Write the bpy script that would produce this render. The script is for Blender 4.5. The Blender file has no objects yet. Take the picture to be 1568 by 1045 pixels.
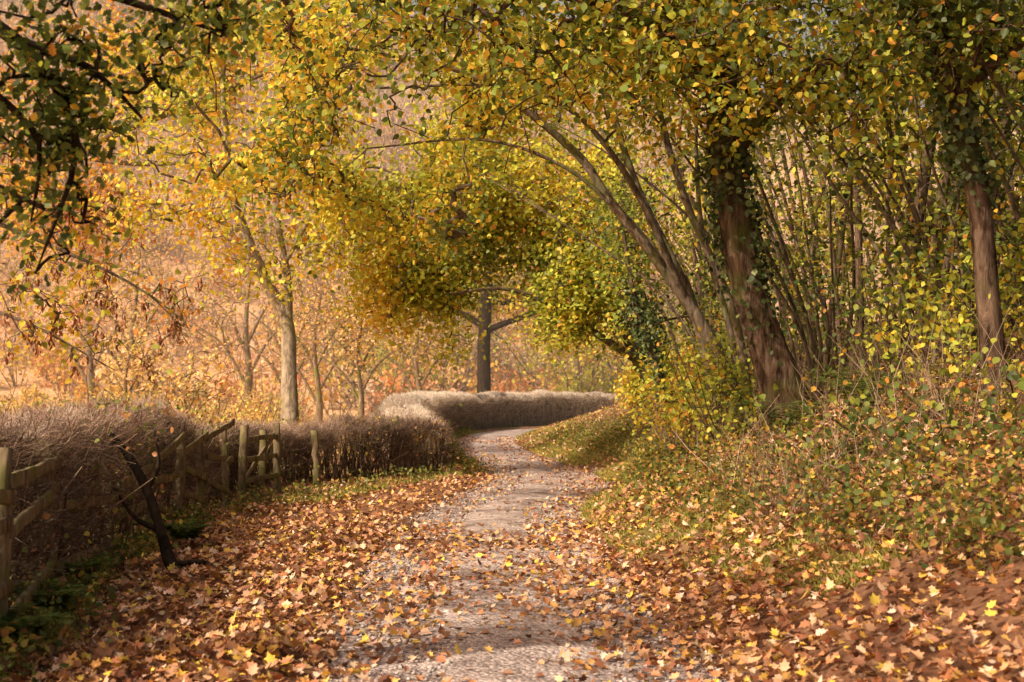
import bpy, math, numpy as np
from mathutils import Vector
R = np.random.default_rng(11)
scene = bpy.context.scene
A = np.array

# ------------------------------------------------------------------ helpers
def unit(v):
    return v/np.maximum(np.linalg.norm(v, axis=-1, keepdims=True), 1e-9)
_k = np.random.default_rng(3).normal(size=(10, 3)); _ph = np.random.default_rng(4).uniform(0, 6.28, 10)
def nz(P, s):
    P = np.asarray(P)
    return np.sin((P @ _k.T)*s + _ph + 1.3*np.sin((P @ _k[::-1].T)*s*0.7)).sum(-1)/4.0
def catmull(C, step):
    C = np.asarray(C, float)
    Q = np.vstack([2*C[0]-C[1], C, 2*C[-1]-C[-2]])
    out = []
    for i in range(1, len(Q)-2):
        n = max(2, int(np.linalg.norm(Q[i+1, :3]-Q[i, :3])/step))
        t = np.linspace(0, 1, n, endpoint=False)[:, None]
        p0, p1, p2, p3 = Q[i-1], Q[i], Q[i+1], Q[i+2]
        out.append(.5*((2*p1)+(-p0+p2)*t+(2*p0-5*p1+4*p2-p3)*t*t+(-p0+3*p1-3*p2+p3)*t**3))
    out.append(Q[-2][None])
    return np.vstack(out)

class Geo:
    def __init__(s): s.V=[]; s.F=[]; s.C=[]; s.n=0
    def add(s, V, F, C=None):
        s.V.append(V); s.F.append([f+s.n for f in F])
        s.C.append(np.ones((len(V), 3)) if C is None else C)
        s.n += len(V)
    def obj(s, name, mat, parent=None, smooth=False):
        me = bpy.data.meshes.new(name)
        V = np.vstack(s.V).astype(np.float32)
        fl = [f for g in s.F for f in g]
        loops = np.concatenate([f.ravel() for f in fl]).astype(np.int32)
        sizes = np.concatenate([np.full(len(f), f.shape[1]) for f in fl]).astype(np.int32)
        starts = np.concatenate([[0], np.cumsum(sizes)[:-1]]).astype(np.int32)
        me.vertices.add(len(V)); me.vertices.foreach_set('co', V.ravel())
        me.loops.add(len(loops)); me.loops.foreach_set('vertex_index', loops)
        me.polygons.add(len(sizes)); me.polygons.foreach_set('loop_start', starts)
        try: me.polygons.foreach_set('loop_total', sizes)
        except Exception: pass
        if smooth: me.polygons.foreach_set('use_smooth', np.ones(len(sizes), bool))
        me.update(calc_edges=True)
        C = np.vstack(s.C); C = np.hstack([C, np.ones((len(C), 1))]).astype(np.float32)
        ca = me.color_attributes.new('Col', 'FLOAT_COLOR', 'POINT'); ca.data.foreach_set('color', C.ravel())
        me.materials.append(mat)
        o = bpy.data.objects.new(name, me); scene.collection.objects.link(o)
        if parent: o.parent = parent
        return o
def empty(name, loc=(0, 0, 0)):
    e = bpy.data.objects.new(name, None); scene.collection.objects.link(e); e.empty_display_size=.2
    return e

HAZEL = [(.05, .2), (.25, .39), (.52, .37), (.8, .16)]
SIMPLE = [(.22, .36), (.66, .28)]
DIAM = [(.42, .36)]
OAK = [(.15, .1), (.26, .27), (.36, .15), (.5, .36), (.6, .2), (.75, .3), (.84, .16)]
MAPLE = [(-.08, .28), (.1, .26), (.18, .56), (.38, .34), (.62, .46), (.66, .22)]
NARROW = [(.3, .14), (.7, .13)]
def leaves(g, P, size, col, shape=SIMPLE, normal=None, nb=.7, axis=None, ab=.5, fold=.3, curl=.22):
    N = len(P)
    if N == 0: return
    n = R.normal(size=(N, 3))
    n = unit(n) if normal is None else unit(unit(n)+normal*nb)
    a = R.normal(size=(N, 3))
    a = unit(a) if axis is None else unit(unit(a)+axis*ab)
    a = unit(a-(a*n).sum(1, keepdims=True)*n); b = np.cross(n, a)
    o = A(shape); K = len(o)
    u = np.concatenate([[0], o[:, 0], [1], o[:, 0]]); v = np.concatenate([[0], -o[:, 1], [0], o[:, 1]])
    fo = R.uniform(-.1, 1, (N, 1))*fold; cu = R.uniform(-1, 1, (N, 1))*curl
    w = fo*np.abs(v)[None]+cu*(u*u)[None]
    s = np.asarray(size).reshape(-1, 1, 1)
    V = P[:, None]+s*(u[None, :, None]*a[:, None]+v[None, :, None]*b[:, None]+w[:, :, None]*n[:, None])
    nv = 2*K+2; base = (np.arange(N)*nv)[:, None]
    f1 = base+A(list(range(0, K+2)))[None]
    f2 = base+A([0, K+1]+list(range(2*K+1, K+1, -1)))[None]
    g.add(V.reshape(-1, 3), [f1, f2], np.repeat(col, nv, axis=0))
def palette(N, cols, w, jit=.25, key=None):
    cols = A(cols, dtype=float); w = A(w, float); w /= w.sum()
    if key is None: i = R.choice(len(cols), N, p=w)
    else:
        kk = np.argsort(np.argsort(key+R.normal(size=N)*1.1*key.std()))/max(N, 1)
        i = np.searchsorted(np.cumsum(w), kk*.9999)
        i = np.clip(i, 0, len(cols)-1)
    c = cols[i]*R.uniform(1-jit, 1+jit, (N, 1))
    return c*R.uniform(.93, 1.07, (N, 3))
def twigs(g, P, D, L, r, col, bend=.25):
    """bent three sided tapering sticks"""
    N = len(P); D = unit(D); L = np.asarray(L).reshape(-1, 1); r = np.asarray(r).reshape(-1, 1)*np.ones((N, 1))
    x = unit(np.cross(D, unit(R.normal(size=(N, 3))))); y = np.cross(D, x)
    m = P+D*L*.5+x*L*bend*R.uniform(-.5, .5, (N, 1)); e = P+D*L+y*L*bend*R.uniform(-.5, .5, (N, 1))
    ang = [0, 2.094, 4.189]; rings = []
    for c, k in ((P, 1), (m, .7), (e, .3)):
        for t in ang: rings.append(c+(x*math.cos(t)+y*math.sin(t))*r*k)
    V = np.stack(rings, 1); b = (np.arange(N)*9)[:, None]; F = []
    for k in (0, 3):
        for j in range(3):
            F.append(b+A([k+j, k+(j+1) % 3, k+3+(j+1) % 3, k+3+j])[None])
    g.add(V.reshape(-1, 3), F, np.repeat(col, 9, axis=0))
def tube(g, P, r, sides=6, col=(1, 1, 1), rough=0, cap=False):
    P = np.asarray(P, float); r = np.asarray(r, float); n = len(P)
    T = unit(np.gradient(P, axis=0)); d = unit(P[-1]-P[0])
    ref = A([1., 0, 0]) if abs(d[0]) < .7 else A([0, 1., 0])
    ref = ref-ref.dot(d)*d
    u = unit(ref-(T @ ref)[:, None]*T); v = np.cross(T, u)
    th = np.arange(sides)/sides*2*math.pi
    rad = r[:, None]*np.ones((1, sides))
    if rough:
        q = np.stack([np.cos(th)[None]*1.5+0*rad, np.sin(th)[None]*1.5+0*rad, (P[:, 2]*.55)[:, None]+0*rad], -1)
        rad = rad*(1+rough*nz(q+P[0], 1.7)+rough*.6*nz(q*A([2.5, 2.5, 1]), 3))
    V = P[:, None]+rad[:, :, None]*(np.cos(th)[None, :, None]*u[:, None]+np.sin(th)[None, :, None]*v[:, None])
    i = np.arange(n-1)[:, None]*sides; j = np.arange(sides)[None]; j2 = (j+1) % sides
    F = np.stack([i+j, i+j2, i+sides+j2, i+sides+j], -1).reshape(-1, 4)
    Fs = [F]
    if cap: Fs += [np.arange(sides)[::-1][None], (np.arange(sides)+(n-1)*sides)[None]]
    g.add(V.reshape(-1, 3), Fs, np.tile(A(col, dtype=float), (n*sides, 1)))

# ------------------------------------------------------------------ materials
def newmat(name):
    m = bpy.data.materials.new(name); m.use_nodes = True; nt = m.node_tree; nt.nodes.clear()
    return m, nt, nt.nodes.new, nt.links.new
def leaf_mat(name, trans=.45, gloss=0):
    m, nt, N, L = newmat(name)
    at = N('ShaderNodeAttribute'); at.attribute_name = 'Col'
    d = N('ShaderNodeBsdfDiffuse'); L(at.outputs['Color'], d.inputs['Color']); out = d.outputs[0]
    if trans > 0:
        t = N('ShaderNodeBsdfTranslucent'); L(at.outputs['Color'], t.inputs['Color'])
        m1 = N('ShaderNodeMixShader'); m1.inputs[0].default_value = trans
        L(d.outputs[0], m1.inputs[1]); L(t.outputs[0], m1.inputs[2]); out = m1.outputs[0]
    if gloss > 0:
        gl = N('ShaderNodeBsdfGlossy'); gl.inputs['Roughness'].default_value = .5; gl.inputs['Color'].default_value = (.9, .85, .75, 1)
        m2 = N('ShaderNodeMixShader'); m2.inputs[0].default_value = gloss
        L(out, m2.inputs[1]); L(gl.outputs[0], m2.inputs[2]); out = m2.outputs[0]
    o = N('ShaderNodeOutputMaterial'); L(out, o.inputs[0]); return m
def rough_mat(name, c1, c2, scale=8, stretch=(1, 1, 1), bump=.4, dist=.02, detail=6, moss=None, ms=1.7):
    m, nt, N, L = newmat(name)
    tc = N('ShaderNodeTexCoord'); mp = N('ShaderNodeMapping'); mp.inputs['Scale'].default_value = stretch
    L(tc.outputs['Object'], mp.inputs[0])
    no = N('ShaderNodeTexNoise'); no.inputs['Scale'].default_value = scale; no.inputs['Detail'].default_value = detail
    no.inputs['Roughness'].default_value = .7; no.inputs['Distortion'].default_value = .6; L(mp.outputs[0], no.inputs['Vector'])
    cr = N('ShaderNodeValToRGB'); cr.color_ramp.elements[0].position = .36; cr.color_ramp.elements[1].position = .66
    cr.color_ramp.elements[0].color = (*c1, 1); cr.color_ramp.elements[1].color = (*c2, 1)
    L(no.outputs['Fac'], cr.inputs[0]); out = cr.outputs[0]
    if moss:
        n2 = N('ShaderNodeTexNoise'); n2.inputs['Scale'].default_value = ms; n2.inputs['Detail'].default_value = 5
        L(tc.outputs['Object'], n2.inputs['Vector'])
        r2 = N('ShaderNodeMapRange'); r2.inputs[1].default_value = .5; r2.inputs[2].default_value = .66; L(n2.outputs['Fac'], r2.inputs[0])
        mm = N('ShaderNodeMixRGB'); L(r2.outputs[0], mm.inputs[0]); L(out, mm.inputs[1]); mm.inputs[2].default_value = (*moss, 1); out = mm.outputs[0]
    b = N('ShaderNodeBsdfDiffuse')
    at = N('ShaderNodeAttribute'); at.attribute_name = 'Col'
    mx = N('ShaderNodeMixRGB'); mx.blend_type = 'MULTIPLY'; mx.inputs[0].default_value = 1
    L(out, mx.inputs[1]); L(at.outputs['Color'], mx.inputs[2]); L(mx.outputs[0], b.inputs['Color'])
    bu = N('ShaderNodeBump'); bu.inputs['Strength'].default_value = bump; bu.inputs['Distance'].default_value = dist
    L(no.outputs['Fac'], bu.inputs['Height']); L(bu.outputs[0], b.inputs['Normal'])
    o = N('ShaderNodeOutputMaterial'); L(b.outputs[0], o.inputs[0]); return m
M_leaf = leaf_mat('leaf', .45, .02); M_ivy = leaf_mat('ivy_leaf', .12, .05); M_litter = leaf_mat('fallen_leaf', .08, .02)
M_grass = leaf_mat('grass_blade', .35); M_far = leaf_mat('far_foliage', .35); M_twig = leaf_mat('twig', 0)
M_bark = rough_mat('bark', (.035, .022, .016), (.22, .145, .10), 13, (1, 1, .18), 1, .07, moss=(.10, .105, .03))
M_barkmid = rough_mat('bark_mid', (.06, .045, .032), (.29, .22, .155), 12, (1, 1, .3), .9, .04, moss=(.14, .14, .05))
M_barkpale = rough_mat('bark_pale', (.14, .11, .08), (.46, .37, .27), 11, (1, 1, .35), .9, .04, moss=(.25, .23, .09))
M_barkdark = rough_mat('bark_dark', (.012, .009, .007), (.06, .042, .03), 10, (1, 1, .3), .8, .02)
M_wood = rough_mat('weathered_wood', (.08, .06, .035), (.28, .21, .13), 14, (1, 1, .3), .6, .01, moss=(.15, .15, .05), ms=4)
M_core = rough_mat('hedge_core', (.12, .11, .1), (1.15, 1.1, 1.05), 9, (1, 1, .35), 1, .12, detail=8)
M_ground = rough_mat('ground_soil', (.5, .45, .45), (1.35, 1.3, 1.25), 5, bump=.8, dist=.05, detail=9)

# gravel
def gravel_mat():
    m, nt, N, L = newmat('gravel')
    tc = N('ShaderNodeTexCoord')
    v = N('ShaderNodeTexVoronoi'); v.inputs['Scale'].default_value = 38; L(tc.outputs['Object'], v.inputs['Vector'])
    n1 = N('ShaderNodeTexNoise'); n1.inputs['Scale'].default_value = 1.6; n1.inputs['Detail'].default_value = 10; n1.inputs['Roughness'].default_value = .75
    L(tc.outputs['Object'], n1.inputs['Vector'])
    cr = N('ShaderNodeValToRGB'); e = cr.color_ramp.elements
    e[0].position = .38; e[0].color = (.165, .115, .10, 1); e[1].position = .62; e[1].color = (.58, .47, .43, 1)
    L(n1.outputs['Fac'], cr.inputs[0])
    hs = N('ShaderNodeMapRange'); hs.inputs[3].default_value = .55; hs.inputs[4].default_value = 1.3
    sx = N('ShaderNodeSeparateColor'); L(v.outputs['Color'], sx.inputs[0]); L(sx.outputs[0], hs.inputs[0])
    mx = N('ShaderNodeVectorMath'); mx.operation = 'SCALE'; L(cr.outputs[0], mx.inputs[0]); L(hs.outputs[0], mx.inputs['Scale'])
    b = N('ShaderNodeBsdfPrincipled'); b.inputs['Roughness'].default_value = .75; L(mx.outputs[0], b.inputs['Base Color'])
    b.inputs['Specular IOR Level'].default_value = .25
    bu = N('ShaderNodeBump'); bu.inputs['Strength'].default_value = .8; bu.inputs['Distance'].default_value = .02; bu.invert = True
    L(v.outputs['Distance'], bu.inputs['Height']); L(bu.outputs[0], b.inputs['Normal'])
    o = N('ShaderNodeOutputMaterial'); L(b.outputs[0], o.inputs[0]); return m
M_gravel = gravel_mat()

# ------------------------------------------------------------------ terrain
PATH = catmull([(.15, -12, 0), (.12, 0, 0), (.08, 8, 0), (-.18, 11.6, 0), (-.24, 17, 0), (.12, 20.5, 0), (.6, 24.5, 0), (.46, 28.5, 0), (-.25, 35, 0), (-.75, 43, 0),
                (-.8, 50, 0), (-.1, 56, 0), (1.7, 61, 0), (5, 64.5, 0), (12, 68, 0), (30, 74, 0)], .7)[:, :2]
_m = PATH[:, 1] < 64
def cxy(y): return np.interp(y, PATH[_m, 1], PATH[_m, 0])
def sdist(x, y):
    shp = np.shape(x); q = np.stack([np.ravel(x), np.ravel(y)], 1); best = np.full(len(q), 1e9); sg = np.zeros(len(q))
    for a, b in zip(PATH[:-1], PATH[1:]):
        ab = b-a; t = np.clip(((q-a) @ ab)/(ab @ ab), 0, 1); d = q-(a+t[:, None]*ab)
        dd = np.hypot(d[:, 0], d[:, 1]); m = dd < best; best[m] = dd[m]
        sg[m] = np.sign(ab[1]*d[m, 0]-ab[0]*d[m, 1])
    return (best*sg).reshape(shp)
def sst(a, b, x):
    t = np.clip((x-a)/(b-a), 0, 1); return t*t*(3-2*t)
def height(x, y):
    x = np.asarray(x, float); y = np.asarray(y, float); s = sdist(x, y)
    t0 = np.interp(y, [6, 9, 17], [1.7, 1.4, 1.15])
    t = s-t0; sp = .5*(t+np.sqrt(t*t+.12)); sl = np.interp(y, [8, 12, 26, 40], [.58, .62, .56, .36])
    z = sl*sp-.03; z = np.where(s > 0, 2.4*np.tanh(np.maximum(z, 0)/2.4)+.22*np.maximum(t-3.2, 0)*np.exp(-np.maximum(t-3, 0)/60), 0)
    tl = -s-1.1
    z = z+np.where(s < 0, .05*sst(0, .5, tl)-.45*sst(4.2, 8, tl), 0)
    z = z+68*sst(72, 270, y*.9-.5*x)
    P = np.stack([x, y, 0*x], -1)
    off = sst(1.0, 1.5, np.abs(s))
    return z+off*(.05*nz(P, .9)+.025*nz(P, 3.1))
gx = np.unique(np.concatenate([np.arange(-6, 6.5, .13), np.linspace(-30, -6, 50), np.linspace(6.5, 40, 60), np.linspace(-320, -30, 70), np.linspace(40, 300, 45)]))
gy = np.unique(np.concatenate([np.arange(4, 32, .15), np.arange(32, 90, .45), np.linspace(-40, 4, 40), np.linspace(90, 460, 120)]))
X, Y = np.meshgrid(gx, gy); Z = height(X, Y); S = sdist(X, Y)
V = np.stack([X, Y, Z], -1).reshape(-1, 3)
nx, ny = len(gx), len(gy)
ii = (np.arange(ny-1)[:, None]*nx+np.arange(nx-1)[None])
F = np.stack([ii, ii+1, ii+nx+1, ii+nx], -1).reshape(-1, 4)
q = V; n1 = nz(q*A([1, 1, 0]), .8).ravel(); n2 = nz(q*A([1, 1, 0]), .08)
sf = S.ravel(); yf = Y.ravel()
litter = A([.21, .115, .07]); green = A([.18, .165, .05]); field = A([.68, .46, .24]); hill = A([.64, .39, .22])
C = np.tile(litter, (len(V), 1))
gm = np.clip(.5+n1*.5, 0, 1)*np.where(sf > 0, sst(1.1, 1.6, sf)*sst(10, 15, yf)*(1-sst(4.5, 6, sf)), sst(1.5, 2.5, -sf)*sst(24, 28, yf))
gm = np.clip(gm*1.3, 0, 1)[:, None]; C = C*(1-gm)+green*gm
fm = (sst(4.6, 6, -sf))[:, None]; C = C*(1-fm)+field*(1+.2*n1[:, None])*fm
hm = sst(80, 110, (Y*.9-.5*X).ravel())[:, None]; C = C*(1-hm)+hill*(1+.22*n2[:, None])*hm  # hill ground kept pale, distance haze put into its colour
wm = (sst(4.0, 5.5, sf)*(1-sst(75, 90, yf)))[:, None]; C = C*(1-wm)+A([.07, .045, .025])*wm  # dark ground under the wood, tree shade put into the colour
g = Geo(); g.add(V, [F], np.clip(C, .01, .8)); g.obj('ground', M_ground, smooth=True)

# path sheet
g = Geo(); cols = 13; W = []
fineP = catmull(np.hstack([PATH, np.zeros((len(PATH), 1))]), .25)[:, :2]
T = unit(np.gradient(fineP, axis=0)); Nn = np.stack([T[:, 1], -T[:, 0]], 1)
Pn = np.hstack([fineP, np.zeros((len(fineP), 1))]); hw = np.interp(fineP[:, 1], [8, 14, 24, 34, 50], [1.15, 1.08, .95, .9, 1.0])
for j in range(cols):
    f = -1+2*j/(cols-1)
    w = hw+.10*nz(Pn+A([0, 0, 9*np.sign(f)]), .8)+.05*nz(Pn+A([0, 0, 5*np.sign(f)]), 4)
    xy = fineP+Nn*(f*w)[:, None]
    zz = .012+.022*(1-f*f)-.03*np.exp(-((abs(f)-.55)/.2)**2)*.6
    W.append(np.hstack([xy, np.full((len(xy), 1), zz)+height(xy[:, 0], xy[:, 1])[:, None]*1.0+.006*nz(np.hstack([xy, xy[:, :1]*0]), 2.2)[:, None]]))
W = np.stack(W, 1); n = len(W)
i = np.arange(n-1)[:, None]*cols+np.arange(cols-1)[None]
g.add(W.reshape(-1, 3), [np.stack([i, i+1, i+cols+1, i+cols], -1).reshape(-1, 4)]); g.obj('gravel_path', M_gravel, smooth=True)

# ------------------------------------------------------------------ stones, litter, grass
def onland(N, x0, x1, y0, y1, ypow=1.0):
    y = y0+(y1-y0)*R.uniform(0, 1, N)**ypow; x = R.uniform(x0, x1, N); return x, y
x, y = onland(17000, -1.2, 1.2, 5, 34, 1.4); x = x+cxy(y)
P = np.stack([x, y, height(x, y)+.02], 1); sz = R.uniform(.006, .02, len(P))*(1+(R.uniform(size=len(P)) > .96)*1.0)
oc = A([(1, 0, 0), (0, 1, 0), (-1, 0, 0), (0, -1, 0), (0, 0, .6), (0, 0, -.6)], float)
ofs = A([(0, 1, 4), (1, 2, 4), (2, 3, 4), (3, 0, 4), (1, 0, 5), (2, 1, 5), (3, 2, 5), (0, 3, 5)])
Vv = P[:, None]+oc[None]*sz[:, None, None]*R.uniform(.6, 1.3, (len(P), 6, 1))
g = Geo(); cst = palette(len(P), [(.44, .37, .34), (.24, .185, .165), (.62, .55, .51)], [5, 4, 1])
g.add(Vv.reshape(-1, 3), [((np.arange(len(P))*6)[:, None, None]+ofs[None]).reshape(-1, 3)], np.repeat(cst, 6, 0))
g.obj('gravel_stones', M_twig)

LIT = [(.60, .33, .18), (.42, .18, .085), (.66, .36, .11), (.70, .50, .35), (.22, .10, .055), (.70, .47, .08)]
def litter_scatter(N, x0, x1, y0, y1, s0, s1, yp, shape):
    x, y = onland(N, x0, x1, y0, y1, yp); s = sdist(x, y)
    n = nz(np.stack([x, y, 0*x], 1), 1.1); n3 = nz(np.stack([x, y, 0*x], 1), 3.3)
    centre = np.exp(-(s/.6)**2)
    dens = np.where(np.abs(s) < 1.12, .42-.31*centre+.16*n+.11*n3, .85+.2*n)
    dens = np.where((s > 1.15) & (y > 12), .34+.22*n3, dens); dens = np.where((s > 2.2) & (y < 16), .42+.2*n3, dens)
    dens = np.where(s < -3.6, dens*.25, dens); dens = np.where((s < -1.5) & (y > 26), dens*.3, dens)
    k = R.uniform(0, 1.15, N) < dens; x, y = x[k], y[k]; s = s[k]; M = len(x)
    P = np.stack([x, y, height(x, y)+.03+R.uniform(0, .018, M)+np.where(s > 1.2, R.uniform(0, .08, M), 0)], 1)
    g = Geo(); nn = np.tile(A([0, 0, 1.]), (M, 1))
    c = palette(M, LIT, [5, 4.5, 3, 2.4, 4.5, 1.6], .35)
    leaves(g, P, R.uniform(s0, s1, M), c, shape, nn, 1.6, fold=.75, curl=.75); return g
g = litter_scatter(70000, -4.4, 5.2, 5, 17, .03, .074, 1.25, MAPLE); g.obj('fallen_leaves', M_litter)
g = litter_scatter(50000, -4.5, 5, 14, 50, .045, .08, 1.3, SIMPLE); g.obj('fallen_leaves', M_litter)

def grass(N, fn, h0, h1, cols, wts, name, wid=.005, thr=-.25):
    x, y = fn(N); n = nz(np.stack([x, y, 0*x], 1), 1.6)+.4*nz(np.stack([x, y, 0*x], 1), 5)
    k = n > thr; x, y = x[k], y[k]; M = len(x)
    P = np.stack([x, y, height(x, y)-.01], 1)
    D = unit(R.normal(size=(M, 3))*A([.55, .55, .1])+A([0, 0, 1.])); L = R.uniform(h0, h1, M)[:, None]
    sd = unit(np.cross(D, R.normal(size=(M, 3)))); w = wid*R.uniform(.6, 1.4, (M, 1))
    lean = unit(R.normal(size=(M, 3)))*A([1, 1, .0]); 
    m = P+D*L*.55; e = P+D*L*.9+lean*L*.35
    Vv = np.stack([P-sd*w, P+sd*w, m+sd*w*.8, m-sd*w*.8, e], 1); b = (np.arange(M)*5)[:, None]
    g = Geo(); c = palette(M, cols, wts, .3)
    g.add(Vv.reshape(-1, 3), [b+A([0, 1, 2, 3])[None], b+A([3, 2, 4])[None]], np.repeat(c, 5, 0)); g.obj(name, M_grass)
GC = [(.24, .25, .05), (.42, .39, .085), (.58, .46, .17), (.15, .18, .035)]
def f_right(N):
    y = 9+52*R.uniform(size=N)**1.5; s = np.interp(y, [8.5, 24, 34, 60], [1.15, 1.0, .95, 1.0])+R.exponential(.75, N)+np.interp(y, [9, 13, 18], [.8, .15, 0]); return cxy(y)+s, y
def f_left(N):
    y = 5.5+12*R.uniform(size=N); s = 2.6+R.exponential(.35, N); return cxy(y)-s+np.interp(y, [5, 8, 12, 18], [.1, -.05, -.6, -.9]), y
def f_left2(N):
    y = 18+38*R.uniform(size=N)**1.2; s = 1.0+R.exponential(.4, N); return cxy(y)-s-np.interp(y, [18, 24, 28], [2.4, 1.3, 0]), y
def f_field(N):
    y = 22+60*R.uniform(size=N); x = -5-R.uniform(size=N)*y*.33-np.interp(y, [22, 27, 32], [1, 0, -.8]); return x, y
grass(72000, f_right, .04, .16, GC, [4, 4, 4, 2], 'bank_grass', thr=-.05)
grass(7000, f_left, .06, .2, GC, [3, 3, 3, 2], 'verge_grass', thr=.1)
grass(15000, f_left2, .05, .17, GC, [4, 4, 3, 2], 'verge_grass', .007)
grass(30000, f_field, .2, .6, [(.72, .48, .25), (.62, .39, .19), (.78, .55, .34), (.55, .45, .14)], [4, 3, 2, 2], 'field_grass', .014)

# weeds, low plants
def weeds(N, fn, name, cols, wts, s0=.03, s1=.06, hmax=.3):
    x, y = fn(N//12); x = np.repeat(x, 12); y = np.repeat(y, 12); M = len(x)
    x = x+R.normal(0, .1, M); y = y+R.normal(0, .1, M)
    P = np.stack([x, y, height(x, y)+R.uniform(.02, 1, M)*hmax], 1); g = Geo()
    leaves(g, P, R.uniform(s0, s1, M), palette(M, cols, wts, .3), HAZEL, np.tile(A([0, 0, 1.]), (M, 1)), .9)
    k = R.uniform(size=M) < .25; Q = P[k].copy(); Q[:, 2] = height(Q[:, 0], Q[:, 1])
    g2 = P[k]-Q
    twigs(g, Q, g2+1e-4, np.linalg.norm(g2, axis=1), .003, palette(len(Q), [(.14, .13, .04), (.25, .16, .08)], [1, 1]))
    g.obj(name, M_leaf)
WC = [(.15, .18, .04), (.30, .29, .055), (.52, .40, .07), (.09, .12, .03), (.46, .23, .08)]
def f_bank(N):
    y = 8.0+32*R.uniform(size=N)**1.3; s = 1.6+R.exponential(1.2, N)+np.interp(y, [9, 14, 20], [.9, .2, 0]); return cxy(y)+s, y
weeds(25000, f_bank, 'bank_weeds', WC, [4.5, 4, 2.2, 4, 2.6])
weeds(6500, f_left, 'verge_weeds', WC, [4, 3, 1, 4, 2], hmax=.24)
weeds(3500, f_left2, 'verge_weeds', WC, [4, 3, 1, 4, 1], hmax=.25)

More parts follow.
